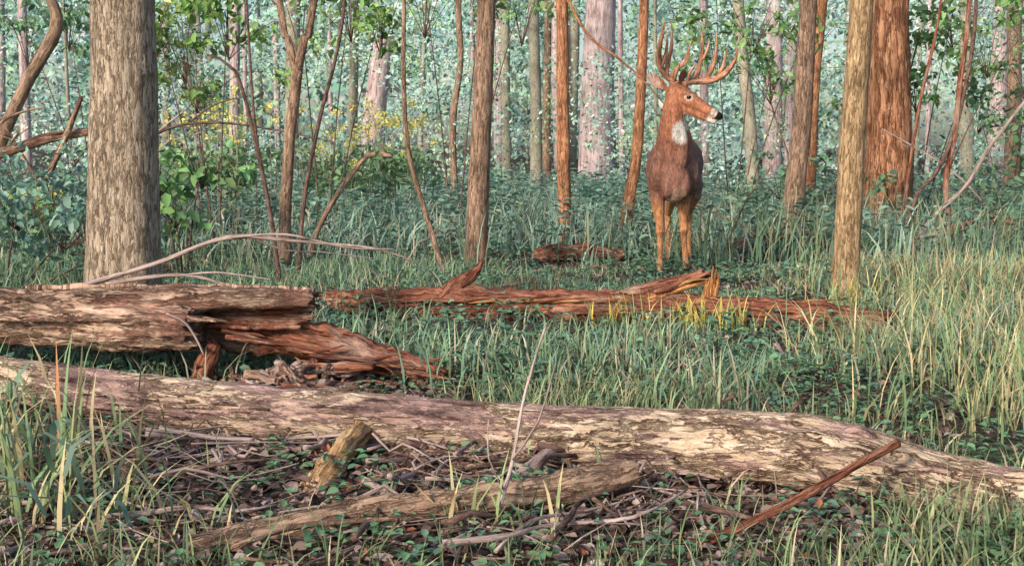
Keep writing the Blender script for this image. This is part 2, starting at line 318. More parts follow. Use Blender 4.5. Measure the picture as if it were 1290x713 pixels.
limb('dead_branch',[(-1.95,5.25,.36),(-1.79,5.3,.41),(-1.53,5.3,.49),(-1.22,5.3,.60),(-.945,5.3,.585),(-.57,5.3,.55),(-.42,5.3,.49)],[.016,.012,.011,.010,.007,.005,.002],M_GREYW,
     extra=[([(-1.75,5.3,.40),(-1.42,5.25,.445),(-1.2,5.22,.40),(-1.1,5.2,.36)],[.010,.008,.006,.003]),([(-1.22,5.3,.60),(-.95,5.2,.62),(-.7,5.2,.565),(-.5,5.2,.56)],[.006,.005,.004,.002]),
            ([(-1.1,5.3,.59),(-.98,5.35,.54),(-.85,5.4,.53),(-.6,5.4,.5)],[.005,.004,.003,.002]),([(-1.42,5.25,.44),(-1.25,5.2,.46),(-1.0,5.1,.44)],[.005,.004,.002])])
b=B()
for (x,y,dx,h,r,mi) in [(-3.9,12,.9,1.6,.014,0),(-4.6,12.5,-.8,1.7,.016,1),(-4.2,11.5,1.3,1.2,.012,0),(-5.0,12.5,1.6,1.7,.014,2),
    (2.1,13,-.7,1.5,.012,1),(3.4,14.5,-.7,2.2,.014,1),(5.2,13,-1.3,1.2,.016,0),(1.8,10.8,.5,.9,.009,1),(2.5,12,-1.0,.55,.012,1),(-.9,9.2,.5,.35,.007,0),(-2.9,9.5,.35,1.9,.009,2)]:
    k=[(x,y,-.02)]
    for t in (.3,.6,.85,1): k.append((x+dx*t**1.3+random.gauss(0,.05),y+random.gauss(0,.05),h*t+random.gauss(0,.03)))
    b.tube(k,[r,r*.85,r*.7,r*.5,r*.2],7,.08,.18,14,mi=mi)
    for q in range(3):
        o=Vector(k[random.choice([2,3])]); e=o+Vector((random.uniform(-.4,.4),random.uniform(-.2,.2),random.uniform(.05,.4)))
        b.tube([o,o.lerp(e,.5)+Vector((0,0,-.03)),e],[r*.4,r*.3,r*.1],5,.08,.2,14,mi=mi)
b.build('dead_saplings',[M_GREYW,M_BROWN,M_DARK])

# ---------------------------------------------------------------- logs
def logline(x): return 3.85-.31*x if x<0 else 3.85-.42*x-.03*x*x
def rlog():
    b=B()
    b.tube([(-3.2,5.1,.2),(-2.4,4.72,.17),(-1.864,4.45,.147),(-1.085,4.2,.10),(-.55,4.03,.09),(0,3.85,.085),(.45,3.67,.105),(.80,3.52,.118),(.98,3.43,.105),(1.12,3.36,.08),(1.361,3.2,.05),(1.9,2.95,.03),(2.4,2.7,.02)],
           [.07,.075,.08,.092,.094,.096,.099,.106,.100,.086,.090,.088,.08],130,.007,.045,34,stretch=.3)
    b.tube([(-.47,4.02,.09),(-.50,3.84,.075),(-.535,3.70,.045),(-.57,3.56,.0),(-.59,3.50,-.05)],[.028,.036,.036,.046,.04],20,.01,.32,30,mi=2)
    b.tube([(.16,3.80,.07),(.08,3.62,.05),(-.02,3.46,.01),(-.07,3.38,-.04)],[.024,.026,.024,.022],12,.015,.25,30,mi=1)
    b.tube([(.90,3.46,.15),(.97,3.41,.185),(1.03,3.38,.165)],[.03,.03,.012],14,.01,.35,30,mi=0)
    for i in range(40):
        t=random.uniform(-1.9,1.3); yy=logline(t); z=.08+random.uniform(.0,.06)
        b.tube([(t,yy-.085,z),(t+.05,yy-.103,z+.004),(t+random.uniform(.08,.16),yy-.118,z-.002)],[.006,.009,.003],6,.015,.5,40,mi=0)
    return b.build('fallen_log',[M_LOG,M_GREYW,M_PALE])
rlog()
def leftlog():
    b=B()
    b.tube([(-3.1,5.15,.33),(-2.4,5.08,.31),(-2.1,5.05,.295),(-1.6,4.98,.275),(-1.27,4.93,.262)],[.12,.12,.118,.11,.085],84,.012,.10,26,jag=.12)
    b.tube([(-2.0,5.02,.315),(-1.6,4.99,.325),(-1.2,4.97,.33),(-.82,4.95,.325)],[.112,.112,.108,.10],36,.012,.09,24,mi=0,arc=(-15,-118),thick=.022,jag=.05)
    b.tube([(-1.98,5.03,.312),(-1.6,5.0,.322),(-1.2,4.98,.327),(-.88,4.96,.322)],[.104,.106,.102,.095],36,.012,.12,24,mi=1,arc=(-60,-150),thick=.022,jag=.07)
    b.tube([(-1.9,5.0,.355),(-1.5,4.97,.37),(-1.1,4.97,.38),(-.80,4.96,.375)],[.05,.055,.05,.03],20,.015,.25,22,mi=0,jag=.08)
    b.tube([(-1.36,4.82,.335),(-1.28,4.80,.30),(-1.24,4.8,.24),(-1.21,4.8,.17)],[.006,.006,.005,.003],6,.02,.1,20,mi=2)
    for i in range(24):
        x=random.uniform(-2.1,-1.3); b.tube([(x,4.93-.06,.30),(x+.05,4.91-.04,.31),(x+random.uniform(.1,.2),4.90-.04,.30)],[.006,.011,.003],6,.02,.5,34,mi=0)
    return b.build('fallen_log',[M_LOGL,M_RED,M_GREYW])
leftlog()
b=B(); b.tube([(-1.9,5.5,.2),(-1.45,5.3,.23),(-1.1,5.18,.22),(-.75,5.1,.165),(-.5,5.05,.10),(-.28,5.0,.05)],[.1,.1,.095,.08,.06,.03],56,.012,.28,22,jag=.1)
b.tube([(-1.28,5.0,-.03),(-1.25,4.97,.1),(-1.2,4.95,.2)],[.045,.04,.03],12,.02,.3,20)
b.tube([(-1.0,4.95,.05),(-.8,4.9,.10),(-.55,4.85,.12)],[.03,.03,.015],12,.02,.3,20)
for i in range(30):
    x=random.uniform(-1.2,-.4); y=5.02+random.uniform(-.1,.12); z=.24-(x+1.2)*.2
    b.tube([(x,y-.03,z),(x+.1,y-.06,z-.01),(x+random.uniform(.15,.28),y-.07,z-random.uniform(-.02,.06))],[.010,.008,.002],6,.03,.3,25)
b.build('rotten_log',[M_RED])
b=B(); b.tube([(-1.12,7.35,.07),(-.75,7.08,.08),(-.35,6.98,.09),(0,6.95,.09),(.4,6.93,.088),(.75,6.9,.085),(1.4,6.72,.07),(2.0,6.5,.055)],[.05,.085,.095,.095,.09,.09,.08,.06],48,.015,.26,18,jag=.08)
b.tube([(.45,6.92,.12),(.7,6.93,.16),(.92,6.9,.22),(1.08,6.88,.28)],[.03,.045,.045,.025],16,.015,.35,24,jag=.07)
for i in range(16):
    x=random.uniform(.72,.98); z=.13+(x-.7)*.3+random.uniform(-.02,.03); yy=6.84+random.uniform(-.02,.05)
    b.tube([(x,yy,z),(x+.1,yy-.01,z+.035),(x+random.uniform(.16,.24),yy-.01,z+random.uniform(.03,.10))],[.014,.013,.002],7,.02,.4,30,mi=random.choice([0,1,1]))
for i in range(5):
    b.tube([(1.05+i*.015,6.83,.06),(1.07+i*.015,6.82,.17),(1.08+i*.018,6.82,.24+random.uniform(0,.09))],[.014,.014,.003],7,.02,.4,24,mi=1)
b.tube([(-.40,6.95,.12),(-.32,6.97,.20),(-.22,7.0,.27),(-.17,7.0,.34)],[.05,.045,.03,.008],14,.015,.4,20,jag=.05)
for i in range(26):
    x=random.uniform(-.9,1.6); b.tube([(x,6.86,.12),(x+.12,6.84,.13),(x+random.uniform(.2,.35),6.84,.14)],[.010,.010,.003],6,.03,.3,25,mi=random.choice([0,0,1]))
b.build('rotten_log',[M_RED,M_RAW])
limb('rotten_log',[(.2,10.6,.04),(.5,10.5,.09),(.95,10.5,.06)],[.06,.085,.045],M_RED,14,.03,.35,jag=.05)
limb('rotten_log',[(1.9,11,.04),(2.3,11.1,.12),(2.8,11.2,.12),(3.2,11.3,.14)],[.05,.08,.07,.03],M_RED,14,.03,.35,jag=.05,extra=[([(2.2,11,.1),(2.5,10.9,.2),(2.75,10.9,.22)],[.02,.02,.01])])
limb('rotten_log',[(3.7,11.7,.04),(4.1,11.6,.17),(4.5,11.6,.26),(5.0,11.6,.2)],[.05,.07,.06,.02],M_RED,14,.03,.35,jag=.05,extra=[([(3.9,11.6,.0),(4.3,11.5,.3),(4.5,11.5,.4)],[.03,.03,.01]),([(4.6,11.6,.1),(4.9,11.5,.3),(5.2,11.5,.26)],[.03,.025,.01])])
limb('rotten_log',[(-.2,8.2,.02),(.1,8.3,.05),(.45,8.2,.03)],[.02,.035,.015],M_RED,10,.03,.3)
limb('small_log',[(-.8,2.95,.01),(-.45,3.10,.045),(0,3.23,.065),(.2,3.30,.078),(.34,3.36,.088)],[.032,.036,.039,.044,.037],M_BROWN,36,.01,.22,jag=.03,fq=32)
limb('stick',[(.46,2.97,.01),(.7,3.06,.09),(.88,3.13,.165),(1.02,3.2,.215)],[.011,.012,.011,.012],M_RED,10,.015,.25,extra=[([(.86,3.12,.155),(.9,3.1,.19),(.91,3.09,.21)],[.005,.004,.002])])
limb('dry_stem',[(-.05,3.1,0),(-.02,3.15,.1),(0.0,3.2,.16),(.035,3.28,.33),(.093,3.3,.52)],[.006,.006,.005,.004,.003],M_GREYW,6,.03,.1,
     extra=[([(0,3.2,.17),(.07,3.25,.26),(.12,3.3,.42)],[.004,.003,.0015]),([(-.02,3.15,.1),(-.06,3.1,.2),(-.06,3.1,.3)],[.003,.002,.001])])

def crook(b,x,y,z,a,l,r,mi,up=.05):
    n=4; pts=[]
    for i in range(n+1):
        t=i/n-.5; pts.append((x+math.cos(a)*l*t+random.gauss(0,.03*l),y+math.sin(a)*l*t+random.gauss(0,.03*l),max(.002,z+random.gauss(0,.012)+up*abs(t)*random.uniform(-.3,1))))
    b.tube(pts,[r*(1-.17*i) for i in range(n+1)],6,.05,.25,25,mi=mi)
b=B()
for i in range(520):
    x=random.gauss(-.35,.65); y=random.uniform(2.95,4.2); a=random.gauss(.2,.9); l=random.choice([.08,.15,.25,.45,.7])
    if x<-1.6 or x>1.3: continue
    if abs(x+.55)<.07+l*.35 and 3.2<y<3.9: continue
    z=random.uniform(.005,.07)
    if abs(y-(3.23+.3*x))<.1: z=.005
    crook(b,x,y,z,a,l,random.choice([.002,.003,.004,.006,.010]),random.choice([0,0,0,1,2,2]),.08)
b.build('brush_pile',[M_GREYW,M_BROWN,M_DARK])
b=B()
for i in range(190):
    x=random.gauss(-.85,.28); y=random.uniform(4.35,5.0); r=random.choice([.004,.008,.014,.02])
    z=max(0,.09-.25*abs(x+.85))+random.uniform(0,.03)
    crook(b,x,y,z,random.gauss(0,.8),random.uniform(.06,.26),r,random.choice([0,0,1,1,2]),.03)
b.build('wood_debris_pile',[M_GREYW,M_LOGL,M_RED])
b=B()
for i in range(260):
    y=random.uniform(4.3,14); x=random.uniform(-.42,.42)*y
    crook(b,x,y,random.uniform(.01,.06),random.uniform(0,6.28),random.uniform(.15,.8),random.choice([.003,.005,.009]),random.choice([0,1,2]),.15)
b.build('scattered_twigs',[M_GREYW,M_RED,M_DARK])

# ---------------------------------------------------------------- grass
def wave(x,y,k=1.0,p=0): return (np.sin(x*2.1*k+p)+np.sin(y*1.7*k+1.3+p)+np.sin((x+y)*1.3*k+2*p)+np.sin((x-y*1.4)*2.9*k+p))/4
def pick(n,pal,w):
    idx=rng.choice(len(pal),n,p=np.array(w)/sum(w)); return np.array(pal)[idx]
def logy(x): return np.where(x<0,3.85-.31*x,3.85-.42*x-.03*x*x)
def grass_zone(n,y0,y1,h0,h1,w,pal,wts,bend=(.15,.9)):
    y=np.sqrt(rng.uniform(y0**2,y1**2,n)); x=rng.uniform(-1,1,n)*(.47*y+.8)
    keep=rng.random(n) < .42+.85*wave(x,y,1.3)
    brush=(x>-1.35)&(x<.95)&(y>2.9)&(y<logy(x)+.25)&(rng.random(n)<.88); keep&=~brush
    deb=(x>-1.4)&(x<-.3)&(y>4.2)&(y<5.2)&(rng.random(n)<.88); keep&=~deb
    nearlog=(np.abs(y-6.95)<.14)&(x>-1)&(x<1.9); keep&=~nearlog
    keep&=~((x>1.0)&(x<2.0)&(y>6.2)&(y<6.9)&(rng.random(n)<.6))
    keep&=~((np.abs(y-logy(x))<.11)&(x>-2)&(x<2))
    x=x[keep];y=y[keep];n=len(x)
    P=np.stack([x,y,ghv(x,y)-.01],1)
    H=rng.uniform(h0,h1,n)*(1+.35*wave(x,y,.8,2)); H=np.where((np.hypot(x-1.25,y-9.2)<1.3),H*.5,H)
    H=np.where((x>-.4)&(x<1.7)&(y>5.6)&(y<9.4),H*.7,H)
    W=w*rng.uniform(.6,1.4,n); ang=rng.uniform(0,6.28,n); bd=rng.uniform(*bend,n)
    C=pick(n,pal,wts)*np.exp(rng.normal(0,.25,(n,1)))*(1+.25*wave(x,y,.9,4))[:,None]
    straw=(rng.random(n)<np.clip((x-1.4)/2,0,.38)*(y<10))|(rng.random(n)<np.clip((-x-.8)/2,0,.35)*(y<4.6))
    C=np.where(straw[:,None],np.array([.55,.475,.29])*np.exp(rng.normal(0,.2,(n,1))),C)
    H=np.where((x>1.6)&(y<9)&(y>4.6),H*1.4,H)
    return blades(P,H,W,ang,bd,C)
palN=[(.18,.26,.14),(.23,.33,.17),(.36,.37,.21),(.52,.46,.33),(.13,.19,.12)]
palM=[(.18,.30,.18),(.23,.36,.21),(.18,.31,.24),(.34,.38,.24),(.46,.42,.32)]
palF=[(.23,.38,.31),(.29,.44,.37),(.19,.32,.26),(.34,.43,.33),(.43,.44,.37)]  # far grass, lightened in colour to stand in for distance haze
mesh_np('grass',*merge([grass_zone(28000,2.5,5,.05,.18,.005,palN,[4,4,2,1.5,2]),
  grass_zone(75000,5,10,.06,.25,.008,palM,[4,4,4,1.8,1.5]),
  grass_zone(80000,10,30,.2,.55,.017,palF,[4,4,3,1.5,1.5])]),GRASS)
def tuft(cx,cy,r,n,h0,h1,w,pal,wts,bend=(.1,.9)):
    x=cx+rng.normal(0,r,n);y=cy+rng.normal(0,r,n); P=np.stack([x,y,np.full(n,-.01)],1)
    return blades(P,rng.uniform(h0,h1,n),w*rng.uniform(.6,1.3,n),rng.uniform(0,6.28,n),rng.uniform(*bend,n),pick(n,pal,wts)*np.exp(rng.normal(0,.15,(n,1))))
palS=[(.62,.53,.32),(.48,.46,.26),(.29,.38,.19),(.20,.32,.17)]
parts=[]
for (cx,cy,r,n,h0,h1) in [(-1.35,3.3,.12,50,.2,.5),(-1.15,3.15,.08,34,.15,.42),(-1.55,3.6,.15,60,.2,.5),(-1.0,3.05,.1,26,.1,.35),(-1.7,4.1,.2,60,.2,.45),(-1.25,3.7,.12,26,.15,.35),(-.8,3.05,.08,16,.1,.25),
   (-.12,3.12,.05,12,.12,.3),(.12,3.1,.06,12,.1,.25),(1.1,3.0,.12,24,.08,.2),(.55,3.25,.08,10,.05,.12)]:
    parts.append(tuft(cx,cy,r,n,h0,h1,.010,palS,[3,2,3,4]))
for i in range(66):
    y=random.uniform(4.2,8.8); x=random.uniform(.24,.47)*y
    if x<2.0 and 6.1<y<7: continue
    parts.append(tuft(x,y,.13,24,.1,.44,.007,palS,[3,3,4,5],(.1,.9)))
for i in range(60):
    y=random.uniform(9.5,16); x=random.uniform(.13,.47)*y
    parts.append(tuft(x,y,.16,26,.2,.75,.012,palM,[4,4,4,3,2],(.1,.8)))
for (x,y) in [(1.0,6.6),(1.1,6.55),(.9,6.65),(1.25,6.6),(.6,6.7),(2.0,7.3),(2.1,7.2)]:
    parts.append(tuft(x,y,.08,30,.10,.28,.008,[(.72,.56,.14),(.58,.50,.18),(.3,.4,.14)],[3,3,3],(.1,.6)))
for i in range(110):
    y=random.uniform(4.4,16); x=random.uniform(-.45,.4)*y
    if abs(x-1.25)<.9 and 6<y<10: continue
    parts.append(tuft(x,y,.12,24,.12,.34 if y<9 else .65,.008,palM,[3,4,3,3,3],(.1,.7)))
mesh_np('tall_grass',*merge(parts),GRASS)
parts=[]
for (cx,cy,n) in [(-1.45,3.35,9),(-1.15,3.1,8),(-1.6,3.8,9),(-1.3,3.5,7),(-1.02,2.98,5)]:
    a=rng.uniform(0,6.28,n); P=np.stack([cx+rng.normal(0,.04,n),cy+rng.normal(0,.04,n),rng.uniform(.0,.2,n)],1)
    parts.append(blades(P,rng.uniform(.14,.32,n),np.full(n,.017),a,rng.uniform(.5,1.3,n),jit((.25,.37,.27),n,.2),np.full(n,.7)))
P=np.array([[-1.27,3.4,.05],[-1.25,3.42,.05]]); parts.append(blades(P,np.array([.42,.34]),np.array([.022,.014]),np.array([1.9,.6]),np.array([.08,.15]),np.array([[.60,.30,.17],[.62,.40,.25]])))
mesh_np('broadleaf_weed',*merge(parts),LEAF)

def ground_plants(n,y0,y1,size,cols,hh,under=.5):
    y=np.sqrt(rng.uniform(y0**2,y1**2,n)); x=rng.uniform(-1,1,n)*(.47*y+.8)
    keep=rng.random(n)<.5+.8*wave(x,y,1.9,3)
    keep&=~((x>-1.3)&(x<.9)&(y>3.1)&(y<logy(x))&(rng.random(n)<under))
    x=x[keep];y=y[keep]
    keep=~((np.abs(y-logy(x))<.1)); x=x[keep];y=y[keep]; n=len(x)
    k=7; X=np.repeat(x,k);Y=np.repeat(y,k);m=n*k
    Z=np.repeat(ghv(x,y),k)+rng.uniform(.01,hh,m); a=rng.uniform(0,6.28,m)
    P=np.stack([X+rng.normal(0,.02,m),Y+rng.normal(0,.02,m),Z],1); D=np.stack([np.cos(a),np.sin(a),rng.uniform(-.2,.5,m)],1)
    Nn=np.array([0,0,1.])+rng.normal(0,.25,(m,3)); Ls=size*rng.uniform(.6,1.3,m)
    C=np.repeat(pick(n,cols,[1]*len(cols)),k,axis=0)*np.exp(rng.normal(0,.2,(m,1)))
    return leaves6(P,D,Nn,Ls,Ls*.6,C)
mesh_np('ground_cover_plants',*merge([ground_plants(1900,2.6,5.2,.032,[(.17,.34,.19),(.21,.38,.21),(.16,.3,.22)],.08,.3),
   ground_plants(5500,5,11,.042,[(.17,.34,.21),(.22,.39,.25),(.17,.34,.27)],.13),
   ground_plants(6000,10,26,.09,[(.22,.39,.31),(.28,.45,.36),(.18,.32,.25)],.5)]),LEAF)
def litter(n,y0,y1,xr,l0,l1,zz):
    y=np.sqrt(rng.uniform(y0**2,y1**2,n)); x=rng.uniform(-1,1,n)*(.47*y+.8) if xr is None else rng.uniform(xr[0],xr[1],n)
    P=np.stack([x,y,ghv(x,y)+rng.uniform(.004,zz,n)],1); a=rng.uniform(0,6.28,n)
    D=np.stack([np.cos(a),np.sin(a),rng.normal(0,.2,n)],1); Nn=np.array([0,0,1.])+rng.normal(0,.45,(n,3)); Ls=rng.uniform(l0,l1,n)
    C=pick(n,[(.30,.2,.17),(.44,.34,.31),(.17,.11,.10),(.50,.43,.42),(.42,.18,.12),(.10,.07,.065)],[3,3,3,2.5,.5,2])*np.exp(rng.normal(0,.2,(n,1)))
    return leaves6(P,D,Nn,Ls,Ls*.6,C)
mesh_np('fallen_leaves',*merge([litter(17000,2.5,13,None,.025,.06,.025),litter(7500,2.8,4.3,(-1.4,1.0),.012,.05,.035),litter(2500,4.3,5.2,(-1.3,-.2),.015,.05,.05)]),LEAF)

# ---------------------------------------------------------------- understory
def shrub(name,cx,cy,stems,col,lsize,n=140,mat=M_DARK):
    b=B()
    for (x,z,r) in stems:
        b.tube([(cx+(x-cx)*.1,cy,-.02),(cx+(x-cx)*.5,cy+random.uniform(-.1,.1),z*.5),(x,cy,z)],[.009,.007,.003],6,.1,.1,8)
        for q in range(8):
            c=(x+random.gauss(0,r*.9),cy+random.gauss(0,r*.6),z+random.gauss(0,r*.45))
            b.tube([(x,cy,z*.8),((x+c[0])/2,(cy+c[1])/2,(z+c[2])/2+.05),c],[.005,.003,.002],4,.15,.1,8)
            b.leaves(clump(c,r*.45,int(n/7),lsize,np.array(col)*random.uniform(.65,1.2),.5))
    return b.build(name,[mat,LEAF])
BG=(.30,.50,.18)
shrub('understory_sapling',-2.75,11.5,[(-3.0,1.95,.5),(-2.6,2.2,.5),(-2.9,1.6,.35),(-3.3,2.3,.5)],BG,.09,190)
shrub('understory_sapling',-1.9,12.5,[(-2.1,2.3,.45),(-1.6,2.5,.5),(-1.3,2.3,.4)],BG,.09,150)
shrub('understory_sapling',-.6,13,[(-.9,2.6,.5),(-.3,2.65,.4),(.1,2.5,.35)],(.28,.47,.21),.09,110)
shrub('understory_sapling',2.5,14,[(2.3,2.1,.45),(2.7,2.5,.5),(2.9,1.8,.4),(3.3,2.3,.5)],(.28,.48,.2),.09,150)
shrub('understory_sapling',4.7,14.5,[(4.6,2.2,.5),(5.1,2.6,.5),(4.7,1.7,.4),(5.5,2.2,.5),(6.0,2.6,.5)],(.29,.49,.2),.10,170)
shrub('understory_sapling',6.2,15.5,[(5.8,1.4,.5),(6.4,1.8,.5),(6.6,1.1,.5)],(.22,.40,.22),.10,150)
shrub('understory_sapling',-5.0,15,[(-5.3,2.6,.5),(-4.7,2.4,.5),(-5.8,2.4,.4)],(.25,.43,.26),.10,150)
shrub('leafy_shrub',-2.35,8.8,[(-2.5,.75,.22),(-2.2,.85,.22),(-2.4,.5,.25)],(.21,.38,.17),.10,60)
shrub('leafy_shrub',-3.3,8.0,[(-3.2,.55,.3),(-2.9,.4,.3),(-3.5,.7,.3),(-2.6,.3,.25)],(.24,.41,.33),.07,150)
shrub('leafy_shrub',-3.8,10.5,[(-3.9,.6,.4),(-3.5,.5,.4),(-4.2,.8,.4)],(.25,.43,.35),.08,150)
shrub('leafy_shrub',3.3,13.4,[(2.9,.5,.35),(3.4,.6,.35),(3.7,.4,.3)],(.23,.41,.27),.08,130)
shrub('leafy_shrub',5.4,13.0,[(4.9,.5,.4),(5.4,.7,.4),(5.9,.5,.4)],(.23,.41,.27),.08,140)
for (cx,cy,z,r) in [(-3.7,13.5,1.05,.5),(-3.2,13.8,1.25,.35),(-2.0,14.5,1.15,.4),(-1.5,15,1.3,.3),(-4.5,11.5,.5,.2)]:
    b=B()
    for i in range(18):
        x=cx+random.gauss(0,r*.8);zz=z+random.gauss(0,r*.4);yy=cy+random.gauss(0,.3)
        b.tube([(x*.97+cx*.03,yy,0),(x,yy,zz*.6),(x+random.uniform(-.05,.05),yy,zz)],[.006,.005,.003],4,.3,.1,8)
        b.leaves(clump((x,yy,zz),.09,22,.045,(.78,.74,.24),.8,.15))
        b.leaves(clump((x,yy,zz*.6),.14,26,.09,(.26,.42,.24),1.6,.2))
    b.build('goldenrod_plant',[M_GREEN,LEAF])

parts=[]
pal=[(.24,.44,.36),(.34,.55,.47),(.45,.65,.60),(.17,.32,.25),(.29,.46,.29),(.12,.22,.17),(.56,.73,.69),(.40,.54,.34)]  # pale mint leaf tones with distance haze painted in, no volume
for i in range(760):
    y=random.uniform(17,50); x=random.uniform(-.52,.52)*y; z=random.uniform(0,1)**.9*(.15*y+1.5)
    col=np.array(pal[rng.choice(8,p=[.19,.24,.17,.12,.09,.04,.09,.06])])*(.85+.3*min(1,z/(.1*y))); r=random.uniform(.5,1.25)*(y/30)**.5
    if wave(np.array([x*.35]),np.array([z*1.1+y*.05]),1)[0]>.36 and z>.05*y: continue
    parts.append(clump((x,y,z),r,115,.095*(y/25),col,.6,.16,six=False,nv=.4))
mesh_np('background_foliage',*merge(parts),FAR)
parts=[]
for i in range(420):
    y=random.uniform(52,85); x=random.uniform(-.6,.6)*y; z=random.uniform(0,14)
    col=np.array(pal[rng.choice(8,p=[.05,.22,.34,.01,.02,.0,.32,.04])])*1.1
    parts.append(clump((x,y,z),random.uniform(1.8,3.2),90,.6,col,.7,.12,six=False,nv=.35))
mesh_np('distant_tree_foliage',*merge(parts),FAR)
b=B()
for i in range(60):
    y=random.uniform(26,75); x=random.uniform(-.5,.5)*y; r=random.choice([.06,.08,.12,.18,.25])
    l=random.uniform(-.5,.5)
    b.tube([(x,y,-.2),(x+l*.4,y,4),(x+l,y,12)],[r,r*.85,r*.5],8,1.2,.06,3,mi=random.choice([0,0,1]))
b.build('distant_trees',[M_GREEN,M_PINK])
m=2600;k=12
y=np.sqrt(rng.uniform(11**2,30**2,m)); x=rng.uniform(-1,1,m)*(.47*y+.8); keep=~((np.abs(x-y*.14)<.8)&(y<12)); x=x[keep];y=y[keep];m=len(x)
H=rng.uniform(.25,.9,m)*(.6+.4*wave(x,y,.7,1)); X=np.repeat(x,k)+rng.normal(0,.04,m*k);Y=np.repeat(y,k)+rng.normal(0,.04,m*k);Z=np.repeat(H,k)*rng.uniform(.2,1,m*k)
a=rng.uniform(0,6.28,m*k); D=np.stack([np.cos(a),np.sin(a),rng.uniform(-.3,.6,m*k)],1); Ls=rng.uniform(.05,.12,m*k)
C=np.repeat(pick(m,[(.26,.42,.35),(.34,.51,.43),(.19,.33,.27),(.37,.47,.32)],[3,3,2,1]),k,axis=0)*np.exp(rng.normal(0,.2,(m*k,1)))
mesh_np('woodland_forbs',*leaves6(np.stack([X,Y,Z],1),D,np.array([0,-.3,1.])+rng.normal(0,.4,(m*k,3)),Ls,Ls*.35,C),LEAF)

